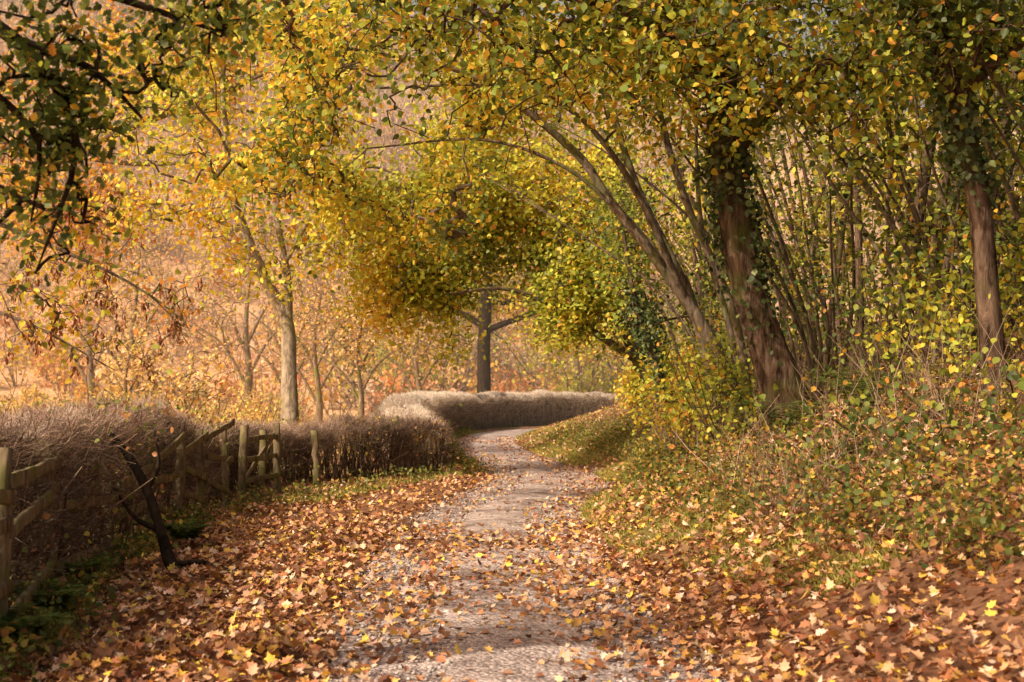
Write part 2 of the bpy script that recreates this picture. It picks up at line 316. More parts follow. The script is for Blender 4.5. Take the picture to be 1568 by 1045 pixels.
# ------------------------------------------------------------------ tree growth
def ell(c, r, n, gap=-.25, scale=.9):
    out = np.zeros((0, 3)); c = A(c, float); r = A(r, float)
    while len(out) < n:
        p = unit(R.normal(size=(n*2, 3)))*R.uniform(0, 1, (n*2, 1))**.42
        p = c+p*r*(1+.28*nz(p*3+c, 1.0)[:, None]); p = p[nz(p, scale) > gap]; out = np.vstack([out, p])
    return out[:n]
def grow(name, limbs, att, bark, lp, step=.35, twig_r=.0055, bow=.12, sides=12, rough=.05, pw=.42, ivy=None, coltw=(1, 1, 1), maxb=1e9):
    """limbs [(x,y,z,r)..]; att: twig end points; lp: leaf params"""
    pos = []; par = []; fr = []; lim = []
    g = Geo()
    for Lm in limbs:
        q = catmull(Lm, .2); q[:, :3] += (nz(q[:, :3], 1.3)*.035)[:, None]*A([1, .6, .1])*np.clip(q[:, 3:]*8, .3, 1)
        i0 = len(pos)
        for k, v in enumerate(q): pos.append(v[:3]); par.append(-1 if k == 0 else i0+k-1); fr.append(max(v[3], .004))
        lim.append(q)
        big = q[:, 3].max() > .08
        tube(g, q[:, :3], np.maximum(q[:, 3], .004), sides if big else 7, coltw, rough if big else 0)
    nl = len(pos); tot = nl+int(len(att)*14)+50
    PP = np.zeros((tot, 3)); PP[:nl] = A(pos); par = par+[0]*(tot-nl); n = nl
    start = PP[:nl]
    usable = A(fr) < maxb
    dm = A([np.linalg.norm(start[usable]-a, axis=1).min() for a in att]); order = np.argsort(dm)
    pen = np.zeros(tot); pen[:nl] = np.where(usable, 0, 3)
    lines = []; term = []
    for ai in order:
        a = att[ai]; d = np.linalg.norm(PP[:n]-a, axis=1)+pen[:n]; i = int(np.argmin(d)); L = float(np.linalg.norm(PP[i]-a))
        m = min(13, max(2, int(math.ceil(L/step)))); t = (np.arange(1, m+1)/m)[:, None]
        side = R.normal(size=3); side[2] = abs(side[2])*.6+.3
        q = PP[i]+(a-PP[i])*t+side*np.sin(t*math.pi)*L*bow+R.normal(size=(m, 3))*.02*(t < 1)
        if n+m >= tot: break
        PP[n:n+m] = q; ids = [i]+list(range(n, n+m))
        for k in range(m): par[n+k] = ids[k]
        lines.append(ids); term.append(n+m-1); n += m
    w = np.zeros(n); w[term] = 1
    for k in range(n-1, nl-1, -1): w[par[k]] += w[k]
    rr = twig_r*np.maximum(w, 1)**pw
    for ids in lines:
        r = rr[ids].copy(); r[0] = r[1]
        if ids[0] < nl: r = np.minimum(r, fr[ids[0]]*.75)
        tube(g, PP[ids], r, 4 if r[0] < .02 else 6, coltw)
    term = A(term); TP = PP[term]; TD = unit(TP-PP[A([par[k] for k in term])])
    e = empty(name)
    g.obj('trunk_and_branches', bark, e, smooth=True)
    if lp and lp['n'] > 0:
        kb = R.uniform(size=len(TP)) > lp.get('bare', .08); LP, LD = TP[kb], TD[kb]
        k = lp['n']; cnt = np.maximum(1, (k*R.uniform(.35, 1.65, len(LP))).astype(int)); idx = np.repeat(np.arange(len(LP)), cnt); M = len(idx); sp = lp.get('spread', .17)
        P = LP[idx]-LD[idx]*R.uniform(-.1, .55, (M, 1))*lp.get('back', .6)+R.normal(size=(M, 3))*sp*A([1, 1, .75])
        gl = Geo(); key = nz(P, lp.get('ks', .8))
        c = palette(M, lp['cols'], lp['w'], .28, key)
        sp2 = R.uniform(size=M) < lp.get('fleck', .07); c[sp2] = palette(int(sp2.sum()), [(.72, .44, .05), (.70, .32, .05)], [2, 1], .2)
        up = np.tile(A([-.3, -.35, .85]), (M, 1))
        leaves(gl, P, R.uniform(lp['s'][0], lp['s'][1], M), c, lp.get('shape', SIMPLE), up, lp.get('nb', .7), np.tile(A([0, 0, -1.]), (M, 1)), .6)
        gl.obj('foliage', lp.get('mat', M_leaf), e)
    if ivy:
        gi = Geo()
        for (li, z0, z1, cnt, th, s) in ivy:
            q = lim[li]; k = np.where((q[:, 2] >= z0) & (q[:, 2] <= z1))[0]; j = R.choice(k, cnt)
            a = R.uniform(0, 6.283, cnt); dirv = np.stack([np.cos(a), np.sin(a), R.normal(0, .2, cnt)], 1)
            P = q[j, :3]+dirv*(q[j, 3]+.02+np.abs(R.normal(0, th, cnt)))[:, None]; P[:, 2] += R.normal(0, .12, cnt)
            keep = nz(P, 2.2) > -.2; P = P[keep]; dirv = dirv[keep]; M = len(P)
            leaves(gi, P, R.uniform(s*.7, s*1.3, M), palette(M, [(.05, .08, .025), (.08, .12, .035), (.15, .17, .05)], [4, 4, 2]), HAZEL, dirv, 1.0, np.tile(A([0, 0, -1.]), (M, 1)), .9)
        gi.obj('ivy', M_ivy, e)
    return e, TP

YEL = (.71, .57, .055); GOLD = (.72, .45, .045); OLI = (.37, .39, .05); GRN = (.19, .24, .04); DGR = (.08, .115, .025); ORG = (.66, .28, .055); LIM = (.56, .56, .07)
DK3 = lambda c, k=.72: tuple(A(c)*k)  # darkened leaf colours for right-hand trees, woodland shade put into the colour

# big leaning oak on the right bank
crownA = np.vstack([ell((-.6, 15, 5.65), (3.9, 2.2, 1.25), 600, -.1), ell((2.6, 15, 5.6), (2, 2, 1.3), 350, -.1), ell((4.6, 14.2, 5.0), (1.9, 2, 1.3), 300, -.1), ell((1.8, 13.5, 8), (4.4, 3.2, 1.5), 420, -.1)])  # topmost crown part is unseen, added to block sun from the right bank
grow('oak_tree', [
    [(3.42, 16, .6, .44), (3.22, 16, 1.25, .29), (2.98, 16, 1.9, .215), (2.69, 16, 2.7, .188), (2.54, 16, 3.44, .178), (2.41, 16, 4.17, .17), (2.36, 16, 4.9, .16), (2.3, 16, 5.6, .14), (2.1, 16, 7, .1), (2, 16, 9.2, .04)],
    [(2.38, 16, 4.7, .1), (1.7, 15.4, 5.5, .075), (.4, 14.6, 5.75, .05), (-1.2, 13.9, 5.9, .03), (-2.6, 13.5, 5.8, .012)],
    [(2.42, 16, 4.2, .09), (3.1, 15.3, 4.95, .07), (4.4, 14.6, 5.4, .04), (5.6, 14, 5.3, .015)],
    [(2.2, 16, 6.2, .09), (1, 15, 7.3, .06), (-.8, 14, 8.1, .02)],
    [(3.2, 16, 1.0, .12), (3.6, 15.7, .85, .09), (3.9, 15.5, .9, .05)]],
    crownA, M_bark, dict(n=16, s=(.058, .1), cols=[GRN, OLI, DGR, LIM, YEL, GOLD], w=[5, 4.5, 2.4, 3.2, 2.6, 1.6], shape=HAZEL, spread=.19, fleck=.1), rough=.08, sides=28,
    ivy=[(0, 2.9, 5.6, 1900, .08, .075), (0, 2.0, 3.2, 240, .03, .06)], maxb=.14)

# multi stemmed leaning tree whose limbs arch across the lane
crownB = np.vstack([ell((-1.8, 18.5, 5.5), (2.9, 1.8, 1.4), 520, -.1), ell((.6, 19, 5.5), (2, 1.6, 1.2), 260, -.05), ell((-.4, 19.5, 4.6), (2.1, 1.2, .8), 170, .0), ell((-2.7, 18, 4.7), (1.3, 1, .8), 110, 0)])
grow('ash_tree', [
    [(3.05, 19, .9, .15), (2.84, 19, 1.95, .095), (1.97, 19, 3.34, .075), (1.27, 19, 4.2, .064), (.92, 19, 4.74, .055), (.14, 18.7, 5.35, .045), (-.75, 18.4, 5.8, .035), (-2.2, 18, 6.0, .02)],
    [(2.95, 19.4, .9, .12), (2.5, 19.5, 2.7, .07), (2.15, 19.5, 3.5, .062), (1.75, 19.6, 4.4, .05), (1.45, 19.6, 5.3, .04), (1.0, 19.7, 7, .025)],
    [(2.35, 19, 2.75, .055), (1.7, 18.6, 4.1, .045), (.9, 18.2, 5.1, .034), (0, 17.8, 5.45, .025), (-1.6, 17.2, 5.3, .015)],
    [(3.2, 18.7, 1.0, .09), (2.9, 18.6, 2.6, .055), (2.3, 18.5, 4.0, .045), (1.9, 18.4, 5.4, .035), (1.7, 18.4, 7, .02)],
    [(1.5, 19, 3.95, .035), (.7, 18.9, 4.6, .028), (-.4, 18.8, 4.95, .02), (-1.9, 18.6, 4.8, .01)],
    [(3.1, 18.9, 1.0, .07), (2.95, 19.2, 2.4, .045), (2.6, 19.4, 3.8, .035), (2.5, 19.4, 5.6, .02)]],
    crownB, M_barkmid, dict(n=13, s=(.058, .098), cols=[OLI, LIM, YEL, GOLD, GRN], w=[4, 4.5, 4.4, 1.8, 2.4], shape=HAZEL, spread=.2, fleck=.12, bare=.18), sides=14, twig_r=.006)

# maple hanging over the lane
crownC = np.vstack([ell((-.35, 28.0, 4.7), (2.9, 1.5, 1.85), 1150, -.2), ell((-1.5, 27.6, 3.4), (1.4, 1.0, 1.1), 280, -.2), ell((1.0, 28.0, 3.5), (1.7, 1.1, 1.0), 330, -.2),
                    ell((-1.4, 28.8, 6.6), (3.2, 1.5, 1.6), 460, -.1), ell((2.6, 29, 5.5), (1.9, 2, 2.3), 220), ell((-2.7, 27.6, 5.0), (1.2, 1.0, 1.1), 190, -.1)])
grow('field_maple_tree', [
    [(3.0, 29, .8, .24), (2.7, 29, 2, .18), (2.1, 29, 3.3, .14), (1.1, 29, 4.5, .1), (-.3, 28.5, 5.2, .06), (-1.9, 28, 5.5, .03)],
    [(2.65, 29, 2.2, .1), (1.3, 28.3, 3, .06), (0, 27.8, 3.6, .04), (-1.3, 27.6, 3.5, .02)],
    [(2.3, 29, 3, .12), (2.4, 29, 5, .09), (1.6, 29, 7.6, .04), (.5, 29, 9, .02)]],
    crownC, M_barkmid, dict(n=14, s=(.075, .125), cols=[GRN, OLI, LIM, YEL, GOLD], w=[1.2, 3, 7, 5, .6], spread=.26, ks=1.3))

# ivy clad tree between
grow('ivy_clad_tree', [
    [(2.8, 26, .9, .18), (2.65, 26, 2, .14), (2.45, 26, 3, .12), (2.15, 26, 4, .1), (2.0, 26, 6, .05)],
    [(2.5, 23, .9, .08), (2.35, 23, 2, .06), (2.0, 23, 3, .05), (1.8, 23, 4.2, .03)]],
    np.vstack([ell((2.1, 26, 4.6), (1.1, 1, 1.4), 110), ell((2.5, 24, 3.8), (1.2, 1, 1.3), 130)]), M_bark, dict(n=14, s=(.06, .1), cols=[DGR, GRN, OLI, LIM], w=[2, 4, 4, 3], spread=.2),
    ivy=[(0, 1, 4.2, 2600, .12, .08), (1, 1, 3.6, 900, .06, .065)])

# ash with ivy far right
grow('ash_tree', [
    [(4.15, 12, .9, .15), (4.08, 12, 1.3, .115), (4.03, 12, 2.15, .1), (3.92, 12, 3.25, .095), (3.7, 12, 4.35, .09), (3.55, 12, 5.3, .08), (3.4, 12, 7, .05)],
    [(3.75, 12, 4.1, .06), (4.4, 11.6, 4.6, .045), (5.4, 11, 4.9, .02)],
    [(3.6, 12, 4.7, .06), (2.7, 11.6, 5.1, .04), (1.6, 11.2, 5.0, .02)],
    [(3.5, 12, 5.6, .06), (2.0, 11, 6.6, .04), (.6, 10, 6.9, .02)]],
    np.vstack([ell((4.2, 11.5, 4.7), (1.3, 1.0, .9), 150, -.1), ell((2.4, 11.4, 5.0), (1.7, 1.0, .5), 130, 0), ell((3, 11, 6.6), (3, 2.0, .9), 320, -.1)]), M_bark,
    dict(n=15, s=(.05, .085), cols=[DK3(DGR), DK3(GRN), DK3(OLI), LIM, YEL], w=[3.5, 4, 3, 1.6, .9], shape=HAZEL, spread=.17), sides=18,
    ivy=[(0, 3.3, 6, 2000, .06, .06), (2, 4.7, 5.3, 200, .04, .06)])

# coppiced hazels
def hazel(bx, by, ns, H, dens, lean=(-.25, 0), cols=None, w=None, lf=11, size=(.05, .09)):
    limbs = []; att = []; bz = float(height(bx, by))-.1
    for k in range(ns):
        a = R.uniform(0, 6.28); rr = R.uniform(.15, .62); L = H*R.uniform(.7, 1.1)
        dx = math.cos(a)*rr+lean[0]; dy = math.sin(a)*rr*.7+lean[1]; r0 = R.uniform(.012, .034)
        pts = []
        for t in (0, .2, .45, .7, 1): pts.append((bx+math.cos(a)*.3+dx*L*t**1.5+R.normal()*.1, by+math.sin(a)*.3+dy*L*t**1.5+R.normal()*.1, bz+L*t*(1-.2*t), r0*(1-.8*t)))
        limbs.append(pts); q = catmull(pts, .3)[:, :3]; j = R.integers(int(len(q)*.18), len(q), dens)
        att.append(q[j]+R.normal(size=(dens, 3))*A([.42, .42, .3]))
    att = np.vstack(att); att = att[nz(att, 1.0) > -.35]
    grow('hazel_tree', limbs, att, M_barkmid, dict(n=lf, s=size, cols=cols or [DK3(DGR), DK3(GRN, .85), DK3(OLI, .85), LIM, YEL, GOLD], w=w or [3.5, 5, 4, 2, 1.3, .6], shape=HAZEL, spread=.19, bare=.2), step=.3, twig_r=.004)
for bx, by, ns, H, dn in [(4.5, 14.6, 10, 6, 22), (5.6, 17, 9, 7, 20), (3.9, 17.6, 9, 6.5, 20), (5.3, 12.6, 7, 5, 22), (4.6, 21, 9, 7, 22), (3.8, 22.8, 8, 6, 22), (7.3, 19.5, 8, 7, 22), (3.8, 24.8, 6, 5, 20), (6.6, 14.5, 8, 6, 22), (4.0, 31, 7, 5, 20)]:
    hazel(bx, by, ns, H, dn)

# bank shrubs with yellow green leaves
def shrub(name, centers, cols, w, n=10, s=(.045, .08), bark=M_bark, rad=(.55, .5, .45), cnt=60, dz=.5):
    att = []; limbs = []
    for (x, y) in centers:
        z = float(height(x, y)); f = R.uniform(.65, 1.3); att.append(ell((x-.1, y, z+dz*f), A(rad)*A([1.2, 1.1, f]), int(cnt*f), 0, 2))
        for k in range(5):
            a = R.normal(size=2)*.4; limbs.append([(x+R.normal()*.1, y+R.normal()*.1, z-.05, .012), (x+a[0]*.4, y+a[1]*.4, z+dz*.6*f, .009), (x+a[0], y+a[1], z+dz*2*f, .004)])
    grow(name, limbs, np.vstack(att), bark, dict(n=n, s=s, cols=cols, w=w, shape=HAZEL, spread=.18, bare=.2), step=.25, twig_r=.003)
shrub('hazel_shrub', [(3.9, 14.6), (4.3, 13.4), (4.6, 12.5), (4.9, 13.2)], [DGR, GRN, OLI, LIM, YEL], [1.5, 3, 4, 2.6, 1.4], dz=.65, rad=(.6, .6, .7), cnt=60)
shrub('hazel_shrub', [(2.8, 17.7), (2.6, 20), (2.7, 18.8), (2.5, 16.6), (2.6, 21.2)], [GRN, OLI, LIM, YEL, ORG], [2.4, 3, 3.4, 2.6, .8], dz=.6, rad=(.4, .6, .75), cnt=60)
shrub('bramble_shrub', [(2.8, 22.5), (2.8, 25), (3.0, 27.5), (3.2, 31), (3.5, 35), (3.8, 39), (4.3, 45)], [OLI, LIM, YEL, GOLD, ORG], [3, 3.4, 4, 2, 1.2], dz=.7, rad=(.55, .9, .8), cnt=85, s=(.06, .1))
shrub('bramble_shrub', [(3.3, 10.8), (3.9, 10.9), (4.5, 10.4), (3.0, 12.2), (3.6, 12.0), (3.9, 9.4), (4.3, 8.8)], [DGR, GRN, OLI, LIM, ORG], [3, 4, 3, 1.2, 1], dz=.16, rad=(.6, .6, .25), cnt=30)
shrub('bramble_shrub', [(5.3, 11.6), (5.0, 12.6), (5.9, 12.8), (5.2, 14.6), (5.8, 15.2), (6.6, 13.8)], [DGR, GRN, OLI, LIM, YEL], [3, 4, 4, 1.5, .8], dz=.85, rad=(.8, .7, 1.0), cnt=66)
# bare stems and dead brush on the bank
g = Geo(); N = 6500
y = R.uniform(11, 36, N); s = R.uniform(2.2, 5, N); x = cxy(y)+s
P = np.stack([x, y, height(x, y)], 1); D = R.normal(size=(N, 3))*A([.6, .5, .2])+A([-.1, 0, 1.]); k = nz(P, 1.4) > .0
P = P[k]; D = D[k]; N = len(P); twigs(g, P, D, R.uniform(.2, 1.1, N), R.uniform(.002, .006, N), palette(N, [(.30, .21, .14), (.17, .11, .07), (.42, .31, .22)], [3, 3, 1]), .5); g.obj('dead_brush', M_twig)
# ferns
def ferns(spots, L0=.45):
    g = Geo()
    for fx, fy in spots:
        fz = float(height(fx, fy))
        for k in range(13):
            a = k/13*6.28+R.normal()*.2; L = R.uniform(L0, L0*1.4); t = np.linspace(.1, 1, 24)
            p = np.stack([fx+np.cos(a)*L*t, fy+np.sin(a)*L*t, fz+.1+.55*np.sin(t*2.1)*L], 1); dirv = unit(np.gradient(p, axis=0)); sd = np.cross(dirv, [0, 0, 1.])
            for sg in (-1, 1):
                leaves(g, p, (1-t)*.13+.03, palette(24, [(.12, .18, .04), (.25, .26, .06)], [2, 1]), NARROW, np.tile(A([0, 0, 1.]), (24, 1)), 9, sd*sg+dirv*.3, 12)
    g.obj('fern', M_leaf)
ferns([(3.35, 13.6), (3.6, 14.6), (2.9, 15.2)]); ferns([(-3.0, 9.2), (-3.3, 10.8), (-3.2, 14), (-2.75, 8.0)], .25)

# left maple by the hedge
crL = np.vstack([ell((-4.5, 26, 5.5), (2.2, 1.6, 1.6), 370, .05), ell((-3.6, 25.5, 7.6), (2.7, 1.5, 1.4), 280, .05), ell((-5.8, 26, 7.2), (1.8, 1.5, 1.8), 150, .1), ell((-3.9, 25.2, 3.7), (.7, .6, .6), 30), ell((-2.6, 25.3, 5.7), (1.4, 1.0, .9), 130, .05), ell((-6.8, 25.6, 4.8), (1, .8, .6), 50, .1)])
grow('maple_tree', [
    [(-3.85, 25.6, -.2, .30), (-3.93, 25.6, .35, .205), (-3.98, 25.6, .9, .165), (-4.03, 25.8, 1.8, .145), (-4.12, 26, 2.8, .135), (-4.5, 26, 3.6, .115), (-4.85, 26, 4.4, .1), (-5.1, 26, 5.2, .08), (-5.3, 26, 7, .05), (-5.3, 26, 9, .02)],
    [(-4.1, 26, 2.7, .09), (-4.12, 26, 3.7, .07), (-4.3, 26, 4.9, .055), (-4.2, 26, 6.2, .04), (-3.9, 26, 8.2, .02)],
    [(-4.2, 26, 3.9, .045), (-3.4, 25.6, 5.1, .035), (-2.3, 25.2, 5.9, .02)],
    [(-4.9, 26, 4.5, .045), (-5.9, 25.8, 4.9, .035), (-6.9, 25.5, 4.6, .015)]],
    crL, M_barkpale, dict(n=9, s=(.075, .125), cols=[GRN, LIM, YEL, GOLD], w=[2.4, 5, 4.6, 1.4], spread=.24, bare=.2), sides=16, rough=.05)

# copper beeches behind
PINK = (.72, .42, .22)
crO = np.vstack([ell((-6.6, 33, 8.6), (3.4, 2.2, 2.4), 500, 0), ell((-9.8, 33, 6.6), (2.8, 2, 2.2), 480, 0), ell((-4.2, 33, 9.5), (2.4, 1.6, 1.6), 180, .1), ell((-9.0, 33, 9.5), (3, 2, 1.8), 220, 0)])
grow('beech_tree', [
    [(-14.2, 34, -.6, .4), (-14, 34, 3, .3), (-12.5, 33.8, 6, .2), (-10, 33.3, 7.4, .12), (-7.5, 33, 8.3, .07), (-4.5, 33, 9.6, .03)],
    [(-13.3, 34, 4.6, .14), (-11.5, 33.5, 5.5, .08), (-9.2, 33, 5.9, .04)], [(-10.5, 33.5, 7.2, .08), (-8.5, 33, 6.9, .05), (-6.4, 32.6, 7.0, .03)]],
    crO, M_barkmid, dict(n=10, s=(.085, .13), cols=[ORG, PINK, GOLD, YEL], w=[4.4, 3, 3.4, 1.8], spread=.28, bare=.15))
# bare pale trees in the field
def bare(name, x, y, H, n, nl, cols, w):
    z = float(height(x, y)); c = []
    for k in range(3): c.append(ell((x+R.normal()*H*.15, y, z+H*R.uniform(.5, .75)), (H*.32, H*.25, H*.28), n//3, -.4, .5))
    grow(name, [[(x, y, z-.2, H*.026), (x+.1, y, z+H*.2, H*.02), (x-.1, y, z+H*.5, H*.013), (x+.2, y, z+H*.9, H*.004)]]+
         [[(x, y, z+H*h, H*.01), (x+sx*H*.12, y, z+H*(h+.2), H*.007), (x+sx*H*.28, y, z+H*(h+.32), H*.003)] for h, sx in ((.2, -1), (.25, 1), (.35, -.8), (.42, .9))],
         np.vstack(c), M_barkmid, dict(n=nl, s=(.1, .17), cols=cols, w=w, spread=.35, mat=M_far), step=.6, twig_r=.010, sides=8, rough=0, coltw=(1.4, 1.3, 1.2))
for (x, y, H, n, nl) in [(-8.5, 62, 7.5, 320, 4), (-6.2, 58, 6.0, 260, 4), (-11, 70, 9, 300, 5), (-13.5, 50, 4.5, 200, 4), (-17.5, 66, 9.5, 300, 5), (-5.0, 76, 8, 260, 5), (-10, 44, 3.4, 150, 4), (-22, 74, 11, 300, 5), (-14.5, 78, 11, 300, 5)]:
    bare('bare_tree', x, y, H, n, nl, [(.72, .46, .22), (.72, .55, .16), (.6, .36, .16)], [3, 2, 2])

# near-left oak reaching into the frame with dark leaves
crN = np.vstack([ell((-2.45, 7.5, 3.4), (.78, .6, .5), 165, 0, 2.5), ell((-2.6, 7.6, 2.75), (.42, .4, .5), 60, .1, 2.5), ell((-1.75, 7.6, 3.65), (.6, .5, .22), 45, .1, 2.5),
                 ell((-2.9, 3.6, 5.3), (3.0, 3.6, .9), 480, -.1), ell((.2, 4.0, 6.6), (3.2, 3.4, .8), 400, -.1), ell((-5, 7, 5.6), (2.2, 2.5, 1.3), 200, 0)])  # overhead crown parts are unseen, added to shade the foreground
grow('oak_tree', [
    [(-5.4, 5.8, -.6, .42), (-5.2, 5.8, .8, .3), (-5.0, 5.9, 2.5, .26), (-4.7, 5.8, 4.2, .2), (-4.3, 5.6, 6, .12), (-4, 5.5, 8, .04)],
    [(-5.0, 5.9, 2.6, .09), (-3.9, 6.7, 3.3, .06), (-2.95, 7.2, 3.6, .045), (-2.45, 7.4, 3.3, .034), (-2.3, 7.5, 2.9, .02), (-2.5, 7.5, 2.3, .006)],
    [(-4.8, 5.9, 3.6, .08), (-3.3, 7, 4.0, .045), (-2.3, 7.4, 3.75, .03), (-1.6, 7.6, 3.55, .01)],
    [(-2.9, 7.25, 3.58, .03), (-2.75, 7.4, 3.2, .024), (-2.5, 7.5, 2.95, .016), (-2.55, 7.5, 2.5, .006)],
    [(-2.6, 7.4, 3.45, .024), (-2.2, 7.4, 3.3, .018), (-1.95, 7.5, 3.05, .008)],
    [(-4.6, 5.8, 4.6, .1), (-2.8, 5, 5.5, .06), (-.5, 4.4, 6.3, .04), (1.8, 4, 6.7, .02)]],
    crN, M_barkdark, dict(n=13, s=(.042, .07), cols=[DGR, GRN, OLI, LIM, ORG], w=[5, 5, 2.5, 1, .6], shape=OAK, spread=.13, back=.4, bare=.15), step=.2, twig_r=.005, sides=16)

# ash with hanging keys reaching in from the left
crK = np.vstack([ell((-3.9, 13, 2.35), (1.3, .8, .55), 110, -.5, 2), ell((-4.6, 12.8, 3.3), (.9, .8, .7), 70, -.3, 2)])
ek, TK = grow('ash_tree', [
    [(-7.2, 13.5, -.6, .2), (-7.1, 13.5, 2, .15), (-6.9, 13.4, 4, .1), (-6.8, 13.4, 6, .05)],
    [(-7.05, 13.4, 2.8, .05), (-5.8, 13.2, 3.5, .032), (-4.6, 13, 3.1, .02), (-3.5, 13, 2.6, .012), (-2.8, 13, 2.1, .006)],
    [(-7.1, 13.4, 2.0, .045), (-5.8, 13.1, 2.5, .028), (-4.6, 13, 2.3, .016), (-3.6, 12.9, 1.8, .006)]],
    crK, M_barkmid, dict(n=4, s=(.05, .09), cols=[YEL, GOLD, OLI, ORG], w=[4, 2, 2, 1], spread=.12), step=.25, twig_r=.004, bow=.2, sides=10)
g = Geo(); sel = TK[R.choice(len(TK), 95, replace=False)]; k = 16
idx = np.repeat(np.arange(len(sel)), k); P = sel[idx]+R.normal(size=(len(idx), 3))*A([.02, .02, .04])-A([0, 0, .05])
leaves(g, P, R.uniform(.04, .075, len(P)), palette(len(P), [(.26, .09, .04), (.38, .16, .07)], [3, 1]), NARROW, None, 0, np.tile(A([0, 0, -1.]), (len(P), 1)), 3)
g.obj('seed_keys', M_litter, ek)

# ------------------------------------------------------------------ far trees
grow('beech_tree', [[(-1.45, 74, -.3, .44), (-1.45, 74, 2, .36), (-1.4, 74, 5, .32), (-1.1, 74, 10, .2), (-.6, 74, 14, .05)],
                    [(-1.4, 74, 4.8, .18), (2, 74, 6, .12), (6, 74, 7, .05)], [(-1.4, 74, 5, .18), (-5, 74, 7, .1), (-7, 74, 8.5, .05)]],
     np.vstack([ell((0, 76, 9), (7.5, 3.5, 4.4), 850, -.3, .3), ell((3.9, 74, 4.9), (3.2, 2.5, 1.2), 220, -.3, .3)]), M_barkdark, dict(n=14, s=(.15, .26), cols=[OLI, YEL, GOLD, LIM], w=[3, 4, 3, 3], spread=.5, mat=M_far, shape=DIAM), step=1.2, twig_r=.02)
def mass(name, centers, rads, per, size, cols, w, stems=True, mat=M_far, shape=DIAM):
    g = Geo()
    idx = np.repeat(np.arange(len(centers)), per); M = len(idx)
    d = unit(R.normal(size=(M, 3)))*R.uniform(0, 1, (M, 1))**.4
    d = d*(1+.35*nz(d*2+centers[idx], 1.1)[:, None]); P = centers[idx]+d*rads[idx]
    tint = palette(len(centers), cols, w, .18); c = tint[idx]*R.uniform(.7, 1.2, (M, 1))
    sz = R.uniform(size[0], size[1], M)
    leaves(g, P, sz, c, shape, np.tile(A([0, 0, 1.]), (M, 1)), .5)
    if stems:
        ns = 14; j = np.repeat(np.arange(len(centers)), ns); base = centers[j]-A([0, 0, 1.])*rads[j]*1.15
        tip = centers[j]+unit(R.normal(size=(len(j), 3)))*rads[j]*A([1.1, 1.1, 1.3]); dv = tip-base; Ln = np.linalg.norm(dv, axis=1)
        twigs(g, base, dv, Ln, rads[j, 0]*.024, palette(len(j), [(.36, .26, .19), (.2, .14, .10)], [2, 1]), .2)
    g.obj(name, mat)
# hillside scrub and wood
N = 1500; u = R.uniform(size=N)**.8; y = 78+210*u; x = -y*R.uniform(-.12, .42, N)-2
h = height(x, y); rz = R.uniform(1.3, 4.0, N)*np.clip((y-40)/90, .55, 1.3); rads = np.stack([rz*.85, rz*.85, rz], 1)
mass('hillside_woodland', np.stack([x, y, h+rz*.8], 1), rads, 150, (.2, .42), [(.74, .43, .22), (.70, .33, .13), (.74, .50, .13), (.46, .38, .15), (.78, .58, .38)], [4, 4, 3.4, 2, 2.4])  # pale leaf tones carry part of the distance haze in their colour
N = 150; y = R.uniform(38, 80, N); x = -y*R.uniform(.13, .42, N)-1.5; h = height(x, y); rz = R.uniform(.5, 1.3, N)
mass('field_scrub', np.stack([x, y, h+rz*.8], 1), np.stack([rz*1.2, rz, rz], 1), 200, (.08, .16), [(.72, .58, .14), (.52, .50, .13), (.72, .42, .15), (.72, .52, .28)], [4, 3, 3.4, 2])
# wood beyond the bend and behind the right bank
N = 120; y = R.uniform(84, 120, N); x = R.uniform(-12, 45, N); rz = R.uniform(1.2, 5, N)
mass('distant_woodland', np.stack([x, y, height(x, y)+rz*.9], 1), np.stack([rz, rz, rz], 1), 320, (.18, .36), [(.36, .36, .07), (.62, .5, .1), (.2, .22, .045), (.68, .45, .1)], [4, 4, 3, 2])
N = 200; y = R.uniform(24, 62, N); x = np.interp(y, [24, 40, 62], [5.0, 5.4, 6.6])+R.uniform(0, 1, N)**1.3*y*.42; rz = R.uniform(.9, 2.0, N); hh = height(x, y)
zc = hh+R.uniform(.3, 9, N)
mass('bank_woodland', np.stack([x, y, zc], 1), np.stack([rz*1.2, rz, rz], 1), 320, (.09, .17), [(.13, .15, .025), (.24, .24, .04), (.08, .10, .018), (.5, .40, .05)], [4, 4, 3, 1.5], stems=False, mat=M_leaf)  # dark leaf tones, shade inside the wood put into the colour
# standing stems inside the wood
g = Geo()
for k in range(130):
    y = R.uniform(17, 48); x = 4.2+R.uniform(0, 1)*y*.36+max(0, y-30)*.06; z = float(height(x, y)); r = R.uniform(.02, .09); Hh = R.uniform(5, 12); lx = R.normal()*.26-.12
    q = catmull([(x, y, z-.2, r), (x+lx*Hh*.2, y, z+Hh*.3, r*.85), (x+lx*Hh*.6+R.normal()*.3, y, z+Hh*.65, r*.6), (x+lx*Hh, y, z+Hh, r*.2)], .5)
    tube(g, q[:, :3], q[:, 3], 7)
g.obj('woodland_stems', M_bark, smooth=True)

